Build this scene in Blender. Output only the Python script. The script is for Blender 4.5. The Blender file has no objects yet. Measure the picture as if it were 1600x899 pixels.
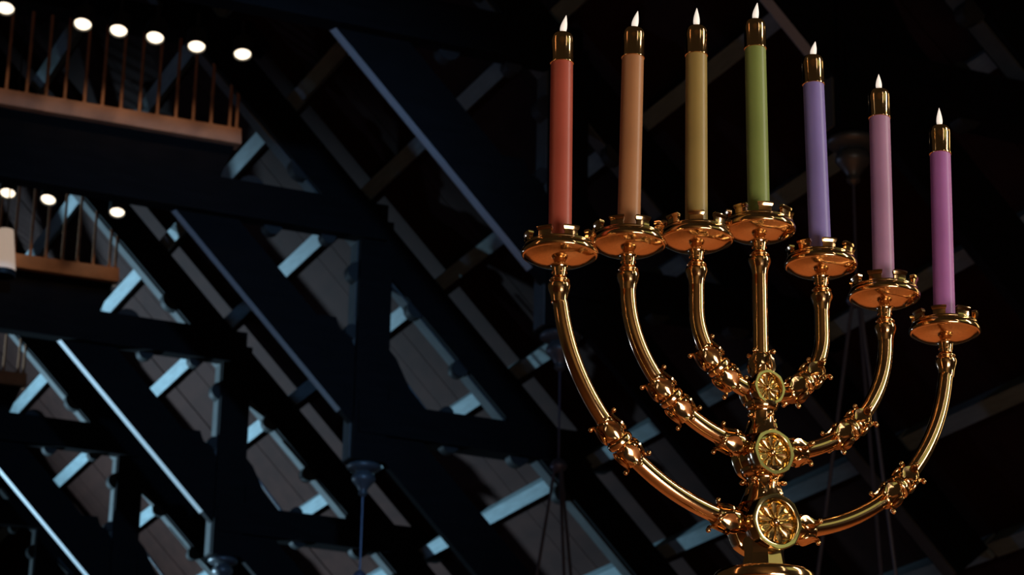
import bpy, bmesh, math, random
from mathutils import Vector, Matrix
random.seed(7)
PI = math.pi
scn = bpy.context.scene
COL = scn.collection

# ------------------------------------------------------------------ camera
CAM_H = 1.3                       # eye height above the floor
FPX = 3887.0                      # focal length in pixels of the 1600 px frame
PITCH, ROLL = 0.33554, 0.019516
fwd = Vector((0, math.cos(PITCH), math.sin(PITCH)))
r0 = Vector((1, 0, 0)); u0 = r0.cross(fwd)
rgt = r0*math.cos(ROLL) + u0*math.sin(ROLL)
upv = -r0*math.sin(ROLL) + u0*math.cos(ROLL)
cd = bpy.data.cameras.new('camera'); cam = bpy.data.objects.new('camera', cd); COL.objects.link(cam)
cam.matrix_world = Matrix(((rgt.x, upv.x, -fwd.x, 0), (rgt.y, upv.y, -fwd.y, 0), (rgt.z, upv.z, -fwd.z, CAM_H), (0, 0, 0, 1)))
cd.sensor_width = 36.0; cd.lens = FPX/1600*36.0
cd.clip_end = 400
cd.dof.use_dof = True; cd.dof.focus_distance = 3.86; cd.dof.aperture_fstop = 14.0
scn.camera = cam

# ------------------------------------------------------------------ world, exposure
w = bpy.data.worlds.new('dim_church_air'); scn.world = w; w.use_nodes = True
bgn = w.node_tree.nodes['Background']; bgn.inputs[0].default_value = (1.0, 0.72, 0.42, 1); bgn.inputs[1].default_value = 0.02
scn.view_settings.view_transform = 'Standard'; scn.view_settings.look = 'None'
scn.view_settings.exposure = 0.0; scn.view_settings.gamma = 1.0; scn.view_settings.use_curve_mapping = False

# ------------------------------------------------------------------ place frames
AZ = 0.40601                      # the nave runs at this angle to the view
BAY = 4.0                         # distance between two trusses
D1 = 3.80857
dn = Vector((-math.sin(AZ), math.cos(AZ), 0)); vn = Vector((math.cos(AZ), math.sin(AZ), 0))
def truss_dist(n): return (D1 + n)*BAY
def tp(x, y):
    """survey: photo pixel on the front plane of truss 1 -> (across, height above floor)"""
    ray = rgt*((x-800)/FPX) - upv*((y-449.5)/FPX) + fwd
    t = truss_dist(1)/ray.dot(dn)
    P = ray*t
    return (P.dot(vn), P.z + CAM_H)
def nave(u, dd, z): 
    p = dn*dd + vn*u; return Vector((p.x, p.y, z))
MX, MY, MZ, MPHI = 0.38391, 3.63396, 1.37847 + CAM_H, 0.48276

# ------------------------------------------------------------------ large lights
def area(name, loc, target, sx, sy, col, power, spread=PI):
    l = bpy.data.lights.new(name, 'AREA'); l.shape = 'RECTANGLE'; l.size = sx; l.size_y = sy; l.color = col; l.energy = power; l.spread = spread
    o = bpy.data.objects.new(name, l); COL.objects.link(o); o.location = loc
    o.rotation_euler = (Vector(target)-Vector(loc)).to_track_quat('-Z', 'Y').to_euler(); return o
def spot(name, loc, target, col, power, angle, blend=0.5, radius=0.1):
    l = bpy.data.lights.new(name, 'SPOT'); l.color = col; l.energy = power; l.spot_size = angle; l.spot_blend = blend; l.shadow_soft_size = radius
    o = bpy.data.objects.new(name, l); COL.objects.link(o); o.location = loc
    o.rotation_euler = (Vector(target)-Vector(loc)).to_track_quat('-Z', 'Y').to_euler(); return o
menc = Vector((MX, MY, MZ-0.1))
# blue stage spotlight at the far end of the nave, low and to the left, aimed into the roof
spot('nave_blue_spotlight', nave(-6.0, truss_dist(5.0), 2.6), nave(6.2, truss_dist(3.0), 7.2), (0.45, 0.76, 1.0), 44000, 0.68, 1.0, 0.4)
# added blue area light, catching the lower edges of the brass
area('blue_rim_light', nave(-7.0, truss_dist(3.5), 2.2), menc, 0.5, 1.3, (0.40, 0.58, 1.0), 210)
# added blue fill spot below the ridge, brightens the pale rafter edges
spot('rafter_edge_fill', nave(2.2, truss_dist(-2.3), 7.0), nave(6.0, truss_dist(1.6), 7.2), (0.20, 0.50, 1.0), 3800, 0.55, 1.0, 0.15)
def around(az, el, dist): return menc + Vector((math.sin(az)*math.cos(el), -math.cos(az)*math.cos(el), math.sin(el)))*dist
RD = math.pi/180
area('chancel_side_light', around(80*RD, 20*RD, 3.6), menc, 0.20, 2.6, (1.0, 0.92, 0.80), 46)
area('chancel_pillar_lamp', around(38*RD, 20*RD, 3.8), menc, 0.10, 2.2, (1.0, 0.86, 0.74), 5)
area('front_fill', around(24*RD, -27*RD, 4.4), menc, 2.0, 1.4, (1.0, 0.88, 0.76), 90)  # unseen fill added low in front to brighten the candles
area('green_reflection_light', around(60*RD, 22*RD, 5.0), menc, 2.2, 1.8, (0.82, 1.0, 0.48), 5.0)  # added greenish area light reflected in the medallions, no window stands here
area('aisle_gold_lamp', around(120*RD, 16*RD, 4.0), menc, 0.5, 2.2, (1.0, 0.82, 0.45), 9)
area('amber_side_light', around(-70*RD, 17*RD, 3.6), menc, 0.16, 2.4, (1.0, 0.50, 0.26), 4.0)
spot('floor_fill_spot', (1.5, 10.0, 8.6), (1.5, 9.0, 0.0), (1.0, 0.70, 0.45), 1900, 1.2, 0.6, 0.2)  # unseen spot added to warm the floor that the brass reflects
spot('wall_fill_spot', (1.0, -2.5, 0.4), (1.0, -7.0, 3.2), (1.0, 0.78, 0.50), 300, 2.0, 0.9, 0.2)  # unseen spot added so the back wall shows warm in the brass

# ------------------------------------------------------------------ materials
def mat(name, col, rough=0.5, metal=0.0, noise=0.0, nscale=8.0, bump=0.0, emit=None, estr=0.0, sss=0.0, spec=0.5, stretch=None, col2=None, coat=0.0):
    m = bpy.data.materials.new(name); m.use_nodes = True; nt = m.node_tree; b = nt.nodes['Principled BSDF']
    b.inputs['Base Color'].default_value = (*col, 1); b.inputs['Roughness'].default_value = rough; b.inputs['Metallic'].default_value = metal
    b.inputs['Specular IOR Level'].default_value = spec
    if coat: b.inputs['Coat Weight'].default_value = coat
    if emit: b.inputs['Emission Color'].default_value = (*emit, 1); b.inputs['Emission Strength'].default_value = estr
    if sss:
        b.inputs['Subsurface Weight'].default_value = sss; b.inputs['Subsurface Radius'].default_value = (0.012, 0.007, 0.005); b.inputs['Subsurface Scale'].default_value = 1.0
    if noise or bump:
        tc = nt.nodes.new('ShaderNodeTexCoord'); mp = nt.nodes.new('ShaderNodeMapping'); nt.links.new(tc.outputs['Object'], mp.inputs['Vector'])
        if stretch: mp.inputs['Scale'].default_value = stretch
        nz = nt.nodes.new('ShaderNodeTexNoise'); nz.inputs['Scale'].default_value = nscale; nz.inputs['Detail'].default_value = 5
        nt.links.new(mp.outputs[0], nz.inputs['Vector'])
        if noise:
            rp = nt.nodes.new('ShaderNodeValToRGB'); c2 = col2 or tuple(c*(1-noise) for c in col); c1 = tuple(min(1, c*(1+noise*0.6)) for c in col)
            rp.color_ramp.elements[0].position = 0.3; rp.color_ramp.elements[1].position = 0.7
            rp.color_ramp.elements[0].color = (*c2, 1); rp.color_ramp.elements[1].color = (*c1, 1)
            nt.links.new(nz.outputs['Fac'], rp.inputs[0]); nt.links.new(rp.outputs[0], b.inputs['Base Color'])
        if bump:
            bp = nt.nodes.new('ShaderNodeBump'); bp.inputs['Strength'].default_value = bump; bp.inputs['Distance'].default_value = 0.01
            nt.links.new(nz.outputs['Fac'], bp.inputs['Height']); nt.links.new(bp.outputs[0], b.inputs['Normal'])
    return m
M = {}
M['brass'] = mat('polished_brass', (0.78, 0.49, 0.24), 0.12, 1.0, noise=0.10, nscale=18)
M['brass_satin'] = mat('satin_brass', (0.82, 0.62, 0.30), 0.13, 1.0, noise=0.12, nscale=25)
M['brass_matte'] = mat('cast_matte_brass', (0.80, 0.60, 0.31), 0.25, 1.0, noise=0.15, nscale=60)
M['timber'] = mat('dark_stained_timber', (0.0035, 0.0030, 0.0032), 0.7, noise=0.3, nscale=3, stretch=(1, 1, 6), spec=0.06)
M['purlin'] = mat('blue_lit_timber', (0.14, 0.19, 0.20), 0.6, noise=0.2, nscale=4, stretch=(6, 1, 6), spec=0.3)  # paler than the other timber, blue light put into the colour
M['board'] = mat('brown_roof_board', (0.021, 0.0075, 0.0050), 0.7, noise=0.25, nscale=2, stretch=(4, 1, 1), spec=0.05)
M['lit_edge'] = mat('pale_lit_edge', (0.19, 0.19, 0.19), 0.5, noise=0.1, nscale=3)  # pale tone stands for light along the lower rafter edge
M['wall'] = mat('ochre_plaster', (0.55, 0.42, 0.25), 0.8, noise=0.15, nscale=0.6)
M['cusp'] = mat('dark_carved_timber', (0.020, 0.021, 0.021), 0.6, noise=0.25, nscale=5, spec=0.1)
M['lit_face'] = mat('lit_face_timber', (0.060, 0.063, 0.062), 0.6, noise=0.25, nscale=5, spec=0.1)  # paler copy of the timber, light on soffits and post sides painted in
M['rail'] = mat('oak_rail', (0.35, 0.17, 0.09), 0.5, noise=0.3, nscale=5)
M['iron'] = mat('painted_iron', (0.045, 0.05, 0.055), 0.4, 0.1, noise=0.1)
M['cable'] = mat('steel_cable', (0.06, 0.065, 0.10), 0.4, 0.2, noise=0.1, nscale=30)  # blue tint in the colour imitates blue light on the wires
M['can'] = mat('black_lamp_can', (0.02, 0.02, 0.02), 0.5, noise=0.1)
M['lens'] = mat('lit_lamp_lens', (1, 0.9, 0.75), 0.5, emit=(1.0, 0.84, 0.62), estr=2.2)
M['cream'] = mat('cream_shade', (0.75, 0.62, 0.50), 0.6, noise=0.05, emit=(1.0, 0.75, 0.58), estr=0.35)
M['floor'] = mat('warm_wood_floor', (0.55, 0.23, 0.10), 0.5, noise=0.35, nscale=1.5, stretch=(8, 1, 1))
M['flame'] = mat('led_flame', (0.9, 0.85, 0.8), 0.5, emit=(1.0, 0.86, 0.74), estr=0.60)
M['socket'] = mat('dark_socket', (0.10, 0.06, 0.03), 0.4, 0.8, noise=0.1)

# ------------------------------------------------------------------ mesh helpers
def link(name, me, m, parent=None):
    o = bpy.data.objects.new(name, me); COL.objects.link(o)
    if m is not None and not me.materials: me.materials.append(m)
    if parent is not None: o.parent = parent
    return o
def mesh(name, V, F, smooth=True, angle=0.7):
    me = bpy.data.meshes.new(name); me.from_pydata([tuple(v) for v in V], [], F); me.validate()
    bm = bmesh.new(); bm.from_mesh(me); bmesh.ops.remove_doubles(bm, verts=bm.verts, dist=1e-6); bmesh.ops.recalc_face_normals(bm, faces=bm.faces); bm.to_mesh(me); bm.free()
    if smooth:
        me.polygons.foreach_set('use_smooth', [True]*len(me.polygons)); me.set_sharp_from_angle(angle=angle)
    return me
def lathe(prof, seg=32, closed=True):
    """prof: list of (r, z); capped where r == 0"""
    V = []; F = []
    for r, z in prof:
        for k in range(seg):
            a = 2*PI*k/seg; V.append((r*math.cos(a), r*math.sin(a), z))
    n = len(prof)
    for i in range(n-1):
        for k in range(seg):
            F.append((i*seg+k, i*seg+(k+1) % seg, (i+1)*seg+(k+1) % seg, (i+1)*seg+k))
    if prof[0][0] > 1e-6: F.append(tuple(range(seg)))
    if prof[-1][0] > 1e-6: F.append(tuple((n-1)*seg+k for k in range(seg)))
    return V, F
def merge(*parts):
    V = []; F = []
    for v, f in parts:
        b = len(V); V += [tuple(q) for q in v]; F += [tuple(b+i for i in q) for q in f]
    return V, F
def xf(part, mtx): return [mtx @ Vector(v) for v in part[0]], part[1]
def smoothprof(pts, n=4):
    """Catmull-Rom through (r, z) points"""
    out = []
    for i in range(len(pts)-1):
        p0 = pts[max(i-1, 0)]; p1 = pts[i]; p2 = pts[i+1]; p3 = pts[min(i+2, len(pts)-1)]
        for k in range(n):
            t = k/n
            out.append(tuple(0.5*((2*p1[j]) + (-p0[j]+p2[j])*t + (2*p0[j]-5*p1[j]+4*p2[j]-p3[j])*t*t + (-p0[j]+3*p1[j]-3*p2[j]+p3[j])*t**3) for j in (0, 1)))
    out.append(pts[-1]); return [(max(0, r), z) for r, z in out]
def tube(pts, rad, seg=20):
    pts = [Vector(p) for p in pts]; V = []; F = []; n = len(pts)
    up = None
    for i, p in enumerate(pts):
        t = (pts[min(i+1, n-1)]-pts[max(i-1, 0)]).normalized()
        if up is None: up = Vector((0, 1, 0)) if abs(t.y) < 0.9 else Vector((1, 0, 0))
        up = (up - t*up.dot(t)).normalized(); s = t.cross(up)
        r = rad(i/(n-1)) if callable(rad) else rad
        for k in range(seg):
            a = 2*PI*k/seg; V.append(p + (up*math.cos(a)+s*math.sin(a))*r)
    for i in range(n-1):
        for k in range(seg): F.append((i*seg+k, i*seg+(k+1) % seg, (i+1)*seg+(k+1) % seg, (i+1)*seg+k))
    F.append(tuple(range(seg))); F.append(tuple((n-1)*seg+k for k in range(seg)))
    return V, F
def ball(c, r, seg=10, rings=7):
    return xf(lathe([(r*math.sin(PI*i/rings) if 0 < i < rings else 0, -r*math.cos(PI*i/rings)) for i in range(rings+1)], seg), Matrix.Translation(c))
def prism(poly, y0, y1):
    """polygon in (x, z), extruded along y"""
    n = len(poly); V = [(x, y0, z) for x, z in poly]+[(x, y1, z) for x, z in poly]
    F = [tuple(range(n)), tuple(range(2*n-1, n-1, -1))]+[(i, (i+1) % n, n+(i+1) % n, n+i) for i in range(n)]
    return V, F
def tag(o, label=None, cat=None, group=None, kind=None):
    if label: o['label'] = label
    if cat: o['category'] = cat
    if group: o['group'] = group
    if kind: o['kind'] = kind
    return o
def empty(name, loc=(0, 0, 0), rz=0.0):
    o = bpy.data.objects.new(name, None); COL.objects.link(o); o.location = loc; o.rotation_euler = (0, 0, rz); return o
def copy_tree(o, parent=None):
    c = o.copy(); COL.objects.link(c); c.parent = parent
    for ch in list(o.children): copy_tree(ch, c)
    return c

# ------------------------------------------------------------------ floor
fl = link('floor', mesh('floor', [(-14, -8, 0), (22, -8, 0), (22, 44, 0), (-14, 44, 0), (-14, -8, -.2), (22, -8, -.2), (22, 44, -.2), (-14, 44, -.2)],
     [(0, 1, 2, 3), (7, 6, 5, 4), (0, 1, 5, 4), (1, 2, 6, 5), (2, 3, 7, 6), (3, 0, 4, 7)], False), M['floor'])
tag(fl, 'warm brown wooden floor of the church', kind='structure')

def slab(name, pts, m):
    V = [Vector(p) for p in pts[0]]+[Vector(p) for p in pts[1]]
    return link(name, mesh(name, V, [(0, 1, 2, 3), (7, 6, 5, 4), (0, 1, 5, 4), (1, 2, 6, 5), (2, 3, 7, 6), (3, 0, 4, 7)], False), m)
wb = slab('wall_back', ([(-10, -7, 0), (14, -7, 0), (14, -7, 9), (-10, -7, 9)], [(-10, -7.3, 0), (14, -7.3, 0), (14, -7.3, 9), (-10, -7.3, 9)]), M['wall'])
tag(wb, 'ochre plaster wall of the chancel', kind='structure')
# ------------------------------------------------------------------ roof slope: purlins and boards
E1 = (0.6357, 0.7719); E2 = (0.7719, -0.6357)
def sq(s, q): return tp(s*E1[0]+q*E2[0], s*E1[1]+q*E2[1])
QA0, QA1, QB0, QB1 = 196, 247, 4, 70
ra = Vector(sq(300, QA1)); rb = Vector(sq(1200, QA1)); rd = (rb-ra).normalized(); rn = Vector((rd.y, -rd.x))   # slope direction, normal
if rn.y < 0: rn = -rn
N_FIRST, N_LAST = -2, 7
roof = empty('ceiling', (0, 0, 0), AZ); tag(roof, 'dark boarded timber roof slope of the church', kind='structure')
def roofpt(s, h): 
    p = ra + rd*s + rn*h; return (p.x, p.y)
# purlins: s positions measured on truss 1
s_of = lambda px: (Vector(tp(*px))-ra).dot(rd)
s2, s3 = s_of((569, 298)), s_of((689, 443)); s1 = s_of((455, 162))
step = (s3-s1)/2
PW, PH = 0.125, 0.16
for k in range(-3, 8):
    sc = s1 + step*k
    for n in range(N_FIRST, N_LAST):
        poly = [roofpt(sc-PW/2, 0), roofpt(sc+PW/2, 0), roofpt(sc+PW/2, PH), roofpt(sc-PW/2, PH)]
        y0 = truss_dist(n)+0.05; y1 = truss_dist(n+1)-0.02
        link('purlin', mesh('purlin', *prism(poly, y0, y1), False), M['purlin'], roof)
# boards running down the slope
bw = BAY/11
sa, sb = s1-step*4.0, s1+step*8
y = truss_dist(N_FIRST); i = 0
bme = None
while y < truss_dist(N_LAST)-0.01:
    dz = random.uniform(0, 0.012)
    if bme is None:
        poly = [roofpt(sa, PH), roofpt(sb, PH), roofpt(sb, PH+0.04), roofpt(sa, PH+0.04)]
        bme = mesh('board', *prism(poly, 0.003, bw-0.003), False); 
    o = link('board', bme, M['board'], roof); o.location = (rn.x*dz, y, rn.y*dz)
    y += bw; i += 1
lin = [roofpt(sa, PH+0.06), roofpt(sb, PH+0.06), roofpt(sb, PH+0.10), roofpt(sa, PH+0.10)]
link('roof_lining', mesh('roof_lining', *prism(lin, truss_dist(N_FIRST), truss_dist(N_LAST)), False), M['timber'], roof)

rg = roofpt(sa, PH+0.06); wid = 9.0
opp = [rg, (rg[0]-wid*0.7, rg[1]-wid*0.72), (rg[0]-wid*0.7, rg[1]-wid*0.72+.1), (rg[0], rg[1]+.1)]
link('roof_lining', mesh('roof_lining', *prism(opp, truss_dist(N_FIRST), truss_dist(N_LAST)), False), M['timber'], roof)
gab = [roofpt(sb, PH), rg, (rg[0]-wid*0.7, rg[1]-wid*0.72), (rg[0]-wid*0.7, 0.0), (roofpt(sb, PH)[0], 0.0)]
gw = link('wall_far', mesh('wall_far', *prism(gab, truss_dist(N_LAST)+.05, truss_dist(N_LAST)+.25), False), M['timber']); gw.rotation_euler = (0, 0, AZ)
tag(gw, 'dark end wall of the nave', kind='structure')
# ------------------------------------------------------------------ trusses
def beam(name, pxpoly, y0, y1, m, parent):
    return link(name, mesh(name, *prism([tp(*p) for p in pxpoly], y0, y1), False), m, parent)
def E_sq(s0, s1_, q0, q1): return [(s*E1[0]+q*E2[0], s*E1[1]+q*E2[1]) for s, q in ((s0, q0), (s1_, q0), (s1_, q1), (s0, q1))]
def disc(px, py, r, n=14):
    c = tp(px, py); rr = r/FPX*truss_dist(1)*1.03
    return [(c[0]+rr*math.cos(2*PI*k/n), c[1]+rr*math.sin(2*PI*k/n)) for k in range(n)]
T = empty('roof_truss', nave(0, truss_dist(1), 0), AZ)
beam('upper_rafter', E_sq(-100, 1500, QA0, QA1), 0.0, 0.22, M['timber'], T)
beam('rafter_soffit', E_sq(-100, 1500, QA0-2.5, QA0), 0.05, 0.19, M['lit_face'], T)  # thin added strip, pale as if lit along the soffit
beam('lower_rafter', E_sq(400, 1500, QB0, QB1), 0.0, 0.08, M['timber'], T)
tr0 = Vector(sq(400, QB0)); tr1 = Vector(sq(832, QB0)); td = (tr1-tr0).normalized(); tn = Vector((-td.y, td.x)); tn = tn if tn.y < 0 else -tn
sec = [(0.0, 0.0), (0.0, 0.08), (0.012, 0.08), (0.014, 0.065)]     # (down, back) section of the strip added pale as the lit rafter edge
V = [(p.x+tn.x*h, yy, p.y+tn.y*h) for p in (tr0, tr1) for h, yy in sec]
link('lit_edge_strip', mesh('lit_edge_strip', V, [(0, 1, 2, 3), (7, 6, 5, 4)]+[(k, (k+1) % 4, 4+(k+1) % 4, 4+k) for k in range(4)], False), M['lit_edge'], T)
cz0, cz1 = tp(285, 329)[1], tp(420, 296)[1]
ct = lambda x: 283+.145*(x-338)
cu0, cu1 = tp(-300, 250)[0], tp(600, 350)[0]
link('collar_beam', mesh('collar_beam', *prism([(cu0, cz0), (cu1, cz0), (cu1, cz1), (cu0, cz1)], -0.10, 0.06), False), M['timber'], T)
rt = lambda x: 142+.1676*x
beam('web_panel', [(-300, rt(-300)+22), (368, rt(368)+22), (340, ct(340)+4), (-300, ct(-300)+4)], 0.02, 0.10, M['timber'], T)
beam('gallery_rail', [(-300, rt(-300)), (374, rt(374)), (374, rt(374)+24), (-300, rt(-300)+24)], -0.06, 0.10, M['rail'], T)
# turned rods of the gallery
rods = [-105, -76, -47, -18, 10, 42, 72, 101, 132, 160, 189, 218, 246, 275, 302, 330, 359, 370]
lampy = lambda x: 15+.188*x
rod_me = None
for x in rods:
    b = tp(x, rt(x)+2); t_ = tp(x+6, lampy(x)-6)
    h = t_[1]-b[1]
    if rod_me is None:
        rod_me = mesh('gallery_rod', *lathe([(0.016, 0), (0.024, .03), (0.016, .06), (0.014, .3), (0.018, .33), (0.014, .36), (0.014, h)], 10))
    o = link('gallery_rod', rod_me, M['rail'], T); o.location = (b[0], 0.02, b[1])
beam('lamp_beam', [(-300, lampy(-300)-45), (420, lampy(420)-45), (420, lampy(420)-14), (-300, lampy(-300)-14)], -0.1, 0.2, M['timber'], T)
# post with turned pendant
pu0, pu1 = tp(557, 500)[0], tp(608, 500)[0]
pz0, pz1 = tp(580, 722)[1], tp(580, 345)[1]
link('post', mesh('post', *prism([(pu0, pz0), (pu1, pz0), (pu1, pz1), (pu0, pz1)], -0.04, 0.20), False), M['timber'], T)
link('post_edge', mesh('post_edge', *prism([(pu0-.012, pz0+.02), (pu0, pz0+.02), (pu0, pz1-.05), (pu0-.012, pz1-.05)], 0.02, 0.19), False), M['lit_face'], T)  # thin added strip, pale as the lit left side of the post
pc = (pu0+pu1)/2
pf = smoothprof([(0.10, 0.0), (0.17, -0.01), (0.185, -0.04), (0.15, -0.065), (0.09, -0.08), (0.12, -0.11), (0.125, -0.15), (0.075, -0.20), (0.045, -0.24), (0.05, -0.27), (0.0, -0.30)], 3)
o = link('pendant_finial', mesh('pendant_finial', *lathe([(r*.8, z) for r, z in pf], 20)), M['iron'], T); o.location = (pc, 0.08, pz0)
hb = lambda x: 692+.145*(x-660)
beam('hammer_beam', [(557, hb(557)), (1300, hb(1300)), (1300, hb(1300)-50), (557, hb(557)-50)], -0.06, 0.18, M['timber'], T)
for poly in ([(498, 491), (526, 495), (532, 514), (546, 522), (558, 548), (558, 655), (515, 570), (470, 505)],
             [(608, 545), (620, 560), (640, 605), (668, 642), (668, 660), (608, 652)]):
    beam('knee_brace', poly, 0.01, 0.11, M['timber'], T)
# carved cusps along the openings
for (x, y, r) in ((515, 368, 13), (560, 424, 18), (551, 516, 12), (652, 482, 17), (540, 355, 14), (720, 575, 15), (394, 296, 26), (476, 258, 24), (428, 351, 16),
                  (705, 693, 16), (812, 712, 18), (548, 585, 12), (700, 645, 12), (880, 770, 16)):
    link('carved_cusp', mesh('carved_cusp', *prism(disc(x, y, r), 0.01, 0.12)), M['cusp'], T)
# lattice of thin iron bars beside the post
def bar_px(p, q, y=0.35, r=0.016):
    a = tp(*p); b = tp(*q)
    link('lattice_bar', mesh('lattice_bar', *tube([(a[0], y, a[1]), (b[0], y, b[1])], r, 8)), M['iron'], T)
for p, q in (((612, 600), (622, 640)), ((645, 590), (655, 640)), ((608, 615), (655, 628)), ((618, 530), (705, 648)), ((625, 582), (655, 594)), ((632, 640), (655, 628))):
    bar_px(p, q)
TR = {1: T}
for n in range(N_FIRST, N_LAST):
    if n == 1: continue
    c = copy_tree(T); c.location = nave(0, truss_dist(n), 0); TR[n] = c
for n, o in TR.items():
    tag(o, 'dark hammerbeam roof truss spanning the nave', kind='structure', group='hammerbeam roof trusses')

# ------------------------------------------------------------------ gallery lamps
def make_lamp():
    root = empty('gallery_lamp')
    can = link('lamp_can', mesh('lamp_can', *lathe([(0.0, 0.20), (0.05, 0.20), (0.085, 0.17), (0.085, 0.0), (0.075, 0.0), (0.07, 0.03), (0.0, 0.03)], 20)), M['can'], root)
    ln = link('lens', mesh('lens', *lathe(smoothprof([(0.0, 0.0), (0.05, 0.004), (0.068, 0.014), (0.068, 0.03)], 3), 20)), M['lens'], root)
    yk = link('yoke', mesh('yoke', *tube([(0, 0, 0.19), (0, 0.03, 0.26), (0, 0.05, 0.36)], 0.015, 8)), M['can'], root)
    return root
lampspots = [(1, 8, 14), (1, 129, 39), (1, 185, 49), (1, 242, 60), (1, 307, 74), (1, 379, 86), (2, 12, 303), (2, 75, 313), (2, 183, 333)]
desc = {(1, 8): 'round lit gallery lamp cut by the frame in the upper row',
        (1, 129): 'second lit lamp from the picture edge in the upper row',
        (1, 185): 'third lit lamp from the picture edge in the upper row',
        (1, 242): 'fourth lit lamp from the picture edge in the upper row',
        (1, 307): 'fifth lit lamp in the upper row, last but one',
        (1, 379): 'last lit lamp of the upper row, nearest the candles',
        (2, 12): 'first lit lamp of the lower row, above the cream shade',
        (2, 75): 'middle lit lamp of the lower row of three',
        (2, 183): 'last lit lamp of the lower row, nearest the dark rafter'}
lamp0 = make_lamp()
camp = Vector((0, 0, CAM_H))
for i, (n, x, yy) in enumerate(lampspots):
    ray = (rgt*((x-800)/FPX) - upv*((yy-449.5)/FPX) + fwd)
    P = camp + ray*((truss_dist(n)-0.55)/ray.dot(dn))
    o = lamp0 if i == 0 else copy_tree(lamp0)
    aim = ((camp-P).normalized()*0.30 + Vector((0, 0, -1))*0.62 + vn*random.uniform(-.12, .12)).normalized()
    o.location = P; o.rotation_euler = (-aim).to_track_quat('Z', 'Y').to_euler()
    tag(o, desc[(n, x)], 'lamp', 'round lamps along the galleries')
    # the lamp's own light falls on the rail and the rods
    tgt = nave(tp(x, rt(x))[0] if n == 1 else (P.dot(vn)-0.02), truss_dist(n), P.z-0.75)
    s = spot('gallery_lamp_light', P+aim*0.04, tgt, (1.0, 0.62, 0.36), 4, 1.15, 0.6, 0.04)

# cream lamp shade hanging in front of the second gallery
sx = camp + (rgt*((4-800)/FPX) - upv*((424-449.5)/FPX) + fwd)*((truss_dist(2)-0.7)/(rgt*((4-800)/FPX) - upv*((424-449.5)/FPX) + fwd).dot(dn))
shade = empty('lamp_shade_pendant', sx)
link('shade', mesh('shade', *lathe([(0.125, 0.0), (0.07, 0.42), (0.066, 0.42), (0.12, 0.0)], 24)), M['cream'], shade)
link('shade_band', mesh('shade_band', *lathe([(0.127, -0.05), (0.13, 0.0), (0.12, 0.0), (0.118, -0.05)], 24)), M['can'], shade)
link('cord', mesh('cord', *tube([(0, 0, 0.40), (0, 0, 2.6)], 0.008, 8)), M['can'], shade)
tag(shade, 'tapered cream lamp shade hanging at the lower gallery rail', 'lamp shade')

# ------------------------------------------------------------------ chandelier cables from the pendants
def make_chandelier():
    root = empty('chandelier_suspension')
    link('cable', mesh('cable', *tube([(0, 0, 0), (0, 0, -0.70)], 0.008, 8)), M['cable'], root)
    link('collar', mesh('collar', *lathe(smoothprof([(0.0, -0.64), (0.03, -0.65), (0.055, -0.68), (0.06, -0.71), (0.03, -0.74), (0.0, -0.745)], 3), 16)), M['cable'], root)
    R = 0.55
    for k in range(3):
        a = 0.5+2*PI*k/3
        link('wire', mesh('wire', *tube([(0.03*math.cos(a), 0.03*math.sin(a), -0.73), (R*math.cos(a), R*math.sin(a), -4.2)], 0.011, 8)), M['cable'], root)
    ring = [(R*math.cos(2*PI*k/48), R*math.sin(2*PI*k/48), -4.2) for k in range(49)]
    link('hoop', mesh('hoop', *tube(ring, 0.03, 8)), M['iron'], root)
    return root
chd = {-1: 'thin chandelier wires hanging behind the mauve pink candle and its branch', 0: 'dark chandelier cable with collar and wires below the red candle branch',
       1: 'faint single chandelier cable hanging below the middle pendant'}
c0 = make_chandelier()
for i, n in enumerate((-1, 0, 1)):
    o = c0 if i == 0 else copy_tree(c0)
    o.location = nave(pc, truss_dist(n)+0.08, pz0-0.285); o.rotation_euler = (0, 0, 0.2+0.5*i)
    tag(o, chd[n], 'chandelier', 'chandelier suspensions')

# ------------------------------------------------------------------ menorah
men = empty('menorah', (MX, MY, 0), MPHI)
tag(men, 'tall polished brass seven-branched menorah holding coloured candles', 'menorah')
US = [-.35449, -.23649, -.11534, 0, .11534, .23649, .35449]
ZS = [MZ+z for z in (-.10643, -.06809, -.03756, 0, -.03756, -.06809, -.10643)]
ELL = {.35449: (MZ-.15, .335), .23649: (MZ-.15, .215), .11534: (MZ-.16, .115)}

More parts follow.
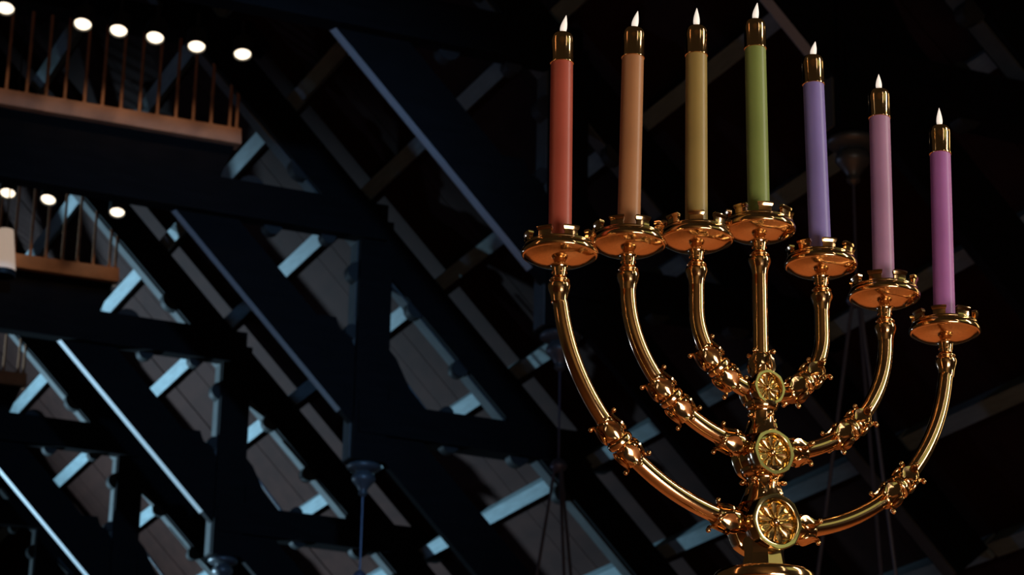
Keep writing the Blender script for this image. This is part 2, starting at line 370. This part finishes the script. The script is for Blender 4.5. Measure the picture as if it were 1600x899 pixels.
# drip plate with battlement tabs
plate_prof = [(0.0, -.003), (.018, -.003)] + [(.042, -.001), (.0445, .005), (.0460, .0065), (.0500, .0065)] + smoothprof([(.0525, .0055), (.0535, .0035), (.0530, .0015), (.0550, -.0010), (.0570, -.0045), (.0575, -.0080), (.0566, -.0108), (.0550, -.0120)], 3) + smoothprof([(.0538, -.0118), (.049, -.0150), (.042, -.0190), (.033, -.0222), (.022, -.0246), (.0150, -.0265), (.0122, -.0310), (.0115, -.0380)], 4) + [(0, -.038)]
plate_me = mesh('drip_plate', *lathe(plate_prof, 64), True, 0.9)
def tab_mesh():
    V = []; F = []
    rows = [(.0462, .0522, .0045, .0098), (.0462, .0522, .0125, .0098), (.0460, .0528, .0140, .0108), (.0458, .0545, .0165, .0114), (.0460, .0550, .0190, .0113), (.0472, .0540, .0200, .0108)]
    cols = 5
    for r_in, r_out, z, hw in rows:
        for r in (r_in, r_out):
            for k in range(cols):
                a = (k/(cols-1)*2-1)*hw/.05
                V.append((r*math.cos(a), r*math.sin(a), z))
    nr = len(rows); W = 2*cols
    for i in range(nr-1):
        b = i*W; t = b+W
        for k in range(cols-1):
            F.append((b+k, b+k+1, t+k+1, t+k)); F.append((b+cols+k, b+cols+k+1, t+cols+k+1, t+cols+k))
        F.append((b, b+cols, t+cols, t)); F.append((b+cols-1, b+W-1, t+W-1, t+cols-1))
    for b in (0, (nr-1)*W):
        for k in range(cols-1): F.append((b+k, b+k+1, b+cols+k+1, b+cols+k))
    return mesh('tab', V, F, True, 0.6)
tab_me = tab_mesh()
neck_prof = smoothprof([(.0115, -.034), (.0105, -.040), (.0112, -.046), (.0150, -.0485), (.0155, -.051), (.0140, -.0525), (.0168, -.0555), (.0175, -.060), (.0160, -.066), (.0135, -.074), (.0118, -.084)], 4)
neck_me = mesh('neck', *lathe([(0, -.034)]+neck_prof+[(0, -.084)], 28), True, 0.9)
for i, u in enumerate(US):
    pl = link('drip_plate', plate_me, M['brass'], men); pl.location = (u, 0, ZS[i])
    for k in range(8):
        tb = link('tab', tab_me, M['brass'], pl); tb.rotation_euler = (0, 0, 2*PI*(k+0.5)/8 + (0.22, 0.30, 0.62, 0.0, 0.05, 0.28, 0.36)[i])
    nk = link('neck', neck_me, M['brass'], men); nk.location = (u, 0, ZS[i])

# curved branches
def arm_path(u, ztop):
    cz, b = ELL[abs(u)]; s = 1 if u > 0 else -1; a = abs(u); pts = []
    if ztop > cz:
        for k in range(6): pts.append((u, 0, ztop+(cz-ztop)*k/6))
        th0 = 0.0
    else: th0 = math.asin((cz-ztop)/b); pts.append((u, 0, ztop)); th0 += .02
    th1 = math.acos(0.03/a)
    for k in range(41):
        th = th0+(th1-th0)*k/40; pts.append((s*a*math.cos(th), 0, cz-b*math.sin(th)))
    return pts
def arm_frame(u, frac_u):
    """point and tangent (pointing up the branch) where |x| = frac_u"""
    cz, b = ELL[abs(u)]; s = 1 if u > 0 else -1; a = abs(u); th = math.acos(frac_u/a)
    p = Vector((s*frac_u, 0, cz-b*math.sin(th))); t = Vector((s*a*math.sin(th), 0, b*math.cos(th))).normalized()
    return p, t
for i, u in enumerate(US):
    if i == 3:
        link('stem_branch', mesh('stem_branch', *lathe([(.0118, ZS[3]-.08), (.0122, MZ-.16), (.0130, MZ-.255)], 28)), M['brass'], men); continue
    link('branch', mesh('branch', *tube(arm_path(u, ZS[i]-.08), lambda t: .0118+.0016*t, 28), True, 1.0), M['brass'], men)

# leaf of the calyx: grows along +z from z=.010, hugging radius r0, tip curled outward
def leaf_mesh(name, scale=1.0, curl=1.0, wide=1.0):
    prof = [(.0195, .008, .30), (.0215, .014, .72), (.0222, .020, 1.0), (.0212, .026, .98), (.0192, .032, .78), (.0180, .0365, .56), (.0183, .0400, .40), (.0200, .0425, .30), (.0222, .0432, .25), (.0232, .0415, .20)]
    nu = 9; V = []; F = []; n = len(prof)
    relief = {0: -.0030, 1: -.0026, 2: -.0012, 3: .0014, 4: .0002}
    for layer in (0, 1):
        for r, z, wd in prof:
            for k in range(nu):
                t = k/(nu-1)*2-1; a = t*wd*0.68*wide
                rr = r + relief[abs(k-4)]*min(1, wd*1.1) - (0.0022 if layer else 0)
                if curl != 1.0 and z > .04: rr = r+(curl-1)*.004
                V.append((rr*math.cos(a)*scale, rr*math.sin(a)*scale, z*scale))
    L = n*nu
    for lay in (0, 1):
        for i in range(n-1):
            for k in range(nu-1):
                q = (lay*L+i*nu+k, lay*L+i*nu+k+1, lay*L+(i+1)*nu+k+1, lay*L+(i+1)*nu+k); F.append(q if lay == 0 else q[::-1])
    for i in range(n-1):
        for k in (0, nu-1): F.append((i*nu+k, (i+1)*nu+k, L+(i+1)*nu+k, L+i*nu+k))
    for k in range(nu-1):
        for i in (0, n-1): F.append((i*nu+k, i*nu+k+1, L+i*nu+k+1, L+i*nu+k))
    b = ball((.0226*scale, 0, .0412*scale), .0039*scale, 10, 6)
    V, F = merge((V, F), b)
    return mesh(name, V, F, True, 1.0)
leaf_me = leaf_mesh('leaf')
half = [(.0205, 0), (.0203, .003), (.0185, .0058), (.0150, .0072), (.0150, .0085), (.0175, .0105), (.0188, .0150), (.0186, .0200), (.0172, .0260), (.0155, .0320), (.0148, .0370), (.0135, .0400)]
kp = [(r, -z) for r, z in half[::-1]] + half[1:]
knop_me = mesh('knop', *lathe([(0, -.04)]+smoothprof(kp, 3)+[(0, .04)], 32), True, 0.9)
def put_on(o, p, t, spin=0.0):
    q = Vector((0, 0, 1)).rotation_difference(t); o.rotation_mode = 'QUATERNION'
    o.location = p; o.rotation_quaternion = q
def leaves(parent, n, down=True, up=True, me=leaf_me, spin=0.0, z=0.0):
    for k in range(n):
        a = 2*PI*k/n+spin
        if up:
            l = link('leaf', me, M['brass'], parent); l.rotation_euler = (0, 0, a); l.location = (0, 0, z)
        if down:
            l = link('leaf', me, M['brass'], parent); l.rotation_euler = (PI, 0, a+PI/n*0); l.location = (0, 0, -z)
for i, u in enumerate(US):
    if i == 3: continue
    fu = {.35449: .250, .23649: .162, .11534: .078}[abs(u)]
    p, t = arm_frame(u, fu)
    k = link('knop', knop_me, M['brass'], men); put_on(k, p, t); leaves(k, 4, spin=PI/4+0.35)
# calyx cups: half a knop
cal_prof = [(.0165, 0.0), (.0185, .004), (.0188, .012), (.0186, .0200), (.0172, .0260), (.0155, .0320), (.0148, .0370), (.0130, .0400)]
cal_me = mesh('calyx', *lathe([(0, 0)]+smoothprof(cal_prof, 3)+[(0, .04)], 32), True, 0.9)
for i, u in enumerate(US):
    if i == 3 or abs(u) < .2: continue
    p, t = arm_frame(u, {.35449: .046, .23649: .038}[abs(u)])
    k = link('calyx', cal_me, M['brass'], men); put_on(k, p, t); leaves(k, 4, down=False, spin=PI/4+.35)
    if abs(u) > .3: k.scale = (1.05, 1.05, 1.05)
# calyx below the middle stem
k = link('calyx', cal_me, M['brass'], men); k.location = (0, 0, MZ-.252); k.scale = (.95, .95, 1.0); leaves(k, 4, down=False, spin=0.5)

# hubs with medallions
HUB = [(MZ-.270, .0285, .024), (MZ-.374, .0365, .033), (MZ-.4825, .0445, .038)]
def octa(r, a, k=0.55):
    # rounded octagon radius at angle a
    s = PI/4; b = (a+s/2) % s - s/2
    flat = r*math.cos(s/2)/math.cos(b)
    return flat*k + r*0.985*(1-k)
def ring_surface(loops):
    V = []; F = []; seg = 64
    for fn, y in loops:
        for k in range(seg):
            a = 2*PI*k/seg; r = fn(a); V.append((r*math.cos(a), y, r*math.sin(a)))
    for i in range(len(loops)-1):
        for k in range(seg): F.append((i*seg+k, i*seg+(k+1) % seg, (i+1)*seg+(k+1) % seg, (i+1)*seg+k))
    F.append(tuple(range(seg))); F.append(tuple((len(loops)-1)*seg+k for k in range(seg)))
    return V, F
def petal_mesh(r):
    # tongue-shaped petal with raised edge and middle groove, along +x in the xz plane, facing -y
    n = 9; nu = 7; V = []; F = []
    for lay in (0, 1):
        for i in range(n):
            t = i/(n-1); x = r*(.16+.54*t); wd = r*(.038+.105*math.sin(min(1, t*1.02)*PI*0.62)**1.2)*(1 if t < .8 else math.sqrt(max(0.02, 1-((t-.8)/.2)**2)))
            for k in range(nu):
                s = k/(nu-1)*2-1
                hgt = r*(.085+.05*(abs(s) > .5)*(1-abs(abs(s)-.68)*2.0) - .02*(abs(s) < .2) + .03*t)
                if abs(s) == 1: hgt = r*.03
                V.append((x, -hgt if lay == 0 else 0.0, s*wd))
    L = n*nu
    for lay in (0, 1):
        for i in range(n-1):
            for k in range(nu-1): F.append((lay*L+i*nu+k, lay*L+i*nu+k+1, lay*L+(i+1)*nu+k+1, lay*L+(i+1)*nu+k))
    for i in range(n-1):
        for k in (0, nu-1): F.append((i*nu+k, (i+1)*nu+k, L+(i+1)*nu+k, L+i*nu+k))
    for k in range(nu-1):
        for i in (0, n-1): F.append((i*nu+k, i*nu+k+1, L+i*nu+k+1, L+i*nu+k))
    return mesh('petal', V, F, True, 0.8)
for (hz, r, off) in HUB:
    # body: barrel through the middle, plus a block for the stem
    fy = (off-.013)/off/.75
    body = ring_surface([(lambda a, q=q: r*q, y*off*fy) for q, y in ((.70, -.75), (.86, -.70), (.90, -.45), (.84, -.2), (.82, 0), (.84, .2), (.90, .45), (.86, .70), (.70, .75))])
    o = link('hub', mesh('hub', *body, True, 0.8), M['brass'], men); o.location = (0, 0, hz)
    for sgn in (1, -1):
        O = lambda q: (lambda a: octa(r*q, a+PI/8))
        C = lambda q: (lambda a: r*q)
        loops = [(O(.84), off*.62), (O(.95), off*.55), (O(1.0), off*.45), (O(1.0), off*.08), (O(.985), 0.0+.0006), (O(.965), 0.0), (C(.80), 0.0), (C(.775), .0006), (C(.745), .004), (C(.735), .010), (C(.72), .0108), (C(.10), .0108)]
        med = link('medallion', mesh('medallion', *ring_surface([(fn, y-off) for fn, y in loops]), True, 0.5), M['brass_satin'], men)
        med.location = (0, 0, hz); med.rotation_euler = (0, 0, 0 if sgn == 1 else PI)
        if sgn == -1: continue
        pm = petal_mesh(r)
        for k in range(10):
            pt = link('petal', pm, M['brass_matte'], med); pt.location = (0, -off+.0108, 0); pt.rotation_euler = (0, 2*PI*k/10+0.15, 0)
        bd = link('rosette_bead', mesh('rosette_bead', *ball((0, 0, 0), r*.17, 20, 12)), M['brass'], med); bd.location = (0, -off+.0108-r*.08, 0)
# stem pieces between hubs
def stem_piece(name, prof, n=3):
    return link(name, mesh(name, *lathe([(0, prof[0][1])]+smoothprof(prof, n)+[(0, prof[-1][1])], 32), True, 0.8), M['brass'], men)
stem_piece('stem_neck', [(.026, MZ-.292), (.024, MZ-.300), (.0205, MZ-.304), (.0195, MZ-.312), (.021, MZ-.324), (.0265, MZ-.336), (.030, MZ-.345)])
k = link('calyx', cal_me, M['brass'], men); k.location = (0, 0, MZ-.348); k.scale = (1.05, 1.05, .85)
leaves(k, 4, down=False, spin=-PI/2+.1)
stem_piece('stem_neck', [(.034, MZ-.396), (.032, MZ-.404), (.026, MZ-.409), (.0245, MZ-.416), (.026, MZ-.426), (.032, MZ-.440), (.037, MZ-.450)])
k = link('calyx', cal_me, M['brass'], men); k.location = (0, 0, MZ-.455); k.scale = (1.38, 1.38, .95)
leaves(k, 6, down=False, spin=-PI/2)
# foot of the branches: tapering octagonal block, disc, column and stepped base
o8 = [(.034, MZ-.500), (.030, MZ-.520), (.030, MZ-.528), (.036, MZ-.558)]
blk = lathe(o8, 8); blk = xf(blk, Matrix.Rotation(PI/8, 4, 'Z'))
link('stem_block', mesh('stem_block', *blk, False), M['brass'], men)
link('stem_disc', mesh('stem_disc', *lathe([(0, MZ-.554), (.068, MZ-.554)]+smoothprof([(.0735, MZ-.5555), (.0765, MZ-.560), (.0770, MZ-.568), (.0755, MZ-.574), (.071, MZ-.577)], 3)+[(.060, MZ-.578), (.045, MZ-.60), (0, MZ-.60)], 64), True, 0.7), M['brass'], men)
link('column', mesh('column', *lathe([(0, MZ-.59)]+smoothprof([(.045, MZ-.595), (.038, MZ-.64), (.040, MZ-1.2), (.060, MZ-1.25), (.040, MZ-1.3), (.045, .45), (.09, .36), (.10, .30)], 4)+[(0, .30)], 40), True, 0.8), M['brass'], men)
link('foot', mesh('foot', *lathe([(0, .31), (.12, .31), (.14, .27), (.14, .22), (.20, .20), (.21, .16), (.21, .12), (.28, .10), (.30, .06), (.30, 0), (0, 0)], 48), True, 0.6), M['brass'], men)

# ------------------------------------------------------------------ candles
cols = [(.47, .095, .060), (.48, .22, .095), (.39, .27, .085), (.25, .31, .085), (.27, .21, .52), (.45, .235, .38), (.44, .16, .43)]
names = ['red', 'orange', 'ochre yellow', 'green', 'blue violet', 'mauve pink', 'magenta purple']
lean = [-.0006, .0071, .0019, -.0021, -.0060, .0022, .0054]
flean = [.20, .20, .03, .17, .24, .02, 0.0]
cr = .0172
cand_me = [(0, -.002), (cr*1.01, -.002), (cr*1.01, .01), (cr, .20), (cr*.985, .303), (0, .303)]
cap_prof = [(0, .300), (.0178, .300), (.0184, .3005), (.0184, .3025), (.0178, .304), (.0177, .335)]+smoothprof([(.0177, .337), (.0172, .3435), (.0150, .3485), (.0110, .3508), (.0060, .3512)], 3)+[(.0056, .348), (0, .348)]
cap_me = mesh('cap', *lathe(cap_prof, 40), True, 0.7)
fl_prof = smoothprof([(0, -.002), (.0026, .000), (.0044, .006), (.0048, .011), (.0040, .018), (.0024, .025), (.0009, .0305), (0, .033)], 4)
flame_me = mesh('flame', *lathe(fl_prof, 20))
wick_me = mesh('bulb_socket', *lathe([(0, .345), (.0042, .345), (.0034, .3525), (0, .3525)], 14))
for i, u in enumerate(US):
    wax = mat('wax_'+names[i].replace(' ', '_'), cols[i], 0.38, sss=0.25, noise=0.10, nscale=9, spec=0.4)
    wax.name = names[i].replace(' ', '_')+'_wax'
    me = mesh('candle', *lathe(cand_me, 48), True, 0.7)
    p = Vector((u*math.cos(MPHI), u*math.sin(MPHI), 0))+Vector((MX, MY, ZS[i]))
    c = link('candle', me, wax); c.location = p
    c.rotation_euler = (Matrix.Rotation(MPHI, 3, 'Z') @ Matrix.Rotation(lean[i]/.303, 3, 'Y')).to_euler()
    tag(c, f'{names[i]} taper candle with brass cap and small white flame', 'candle', 'coloured candles on the menorah')
    cp = link('cap', cap_me, M['brass'], c)
    tick = link('clip', mesh('clip', *ball((-.0186*math.cos(.35), -.0186*math.sin(.35), .3005), .0014, 8, 5)), M['brass'], cp)
    link('bulb_socket', wick_me, M['socket'], c)
    f_ = link('flame', flame_me, M['flame'], c); f_.location = (0, 0, .350); f_.rotation_euler = (0, flean[i], 0)
    f_.scale = (1.12, .9, 1.06 if i not in (4, 5) else .92)
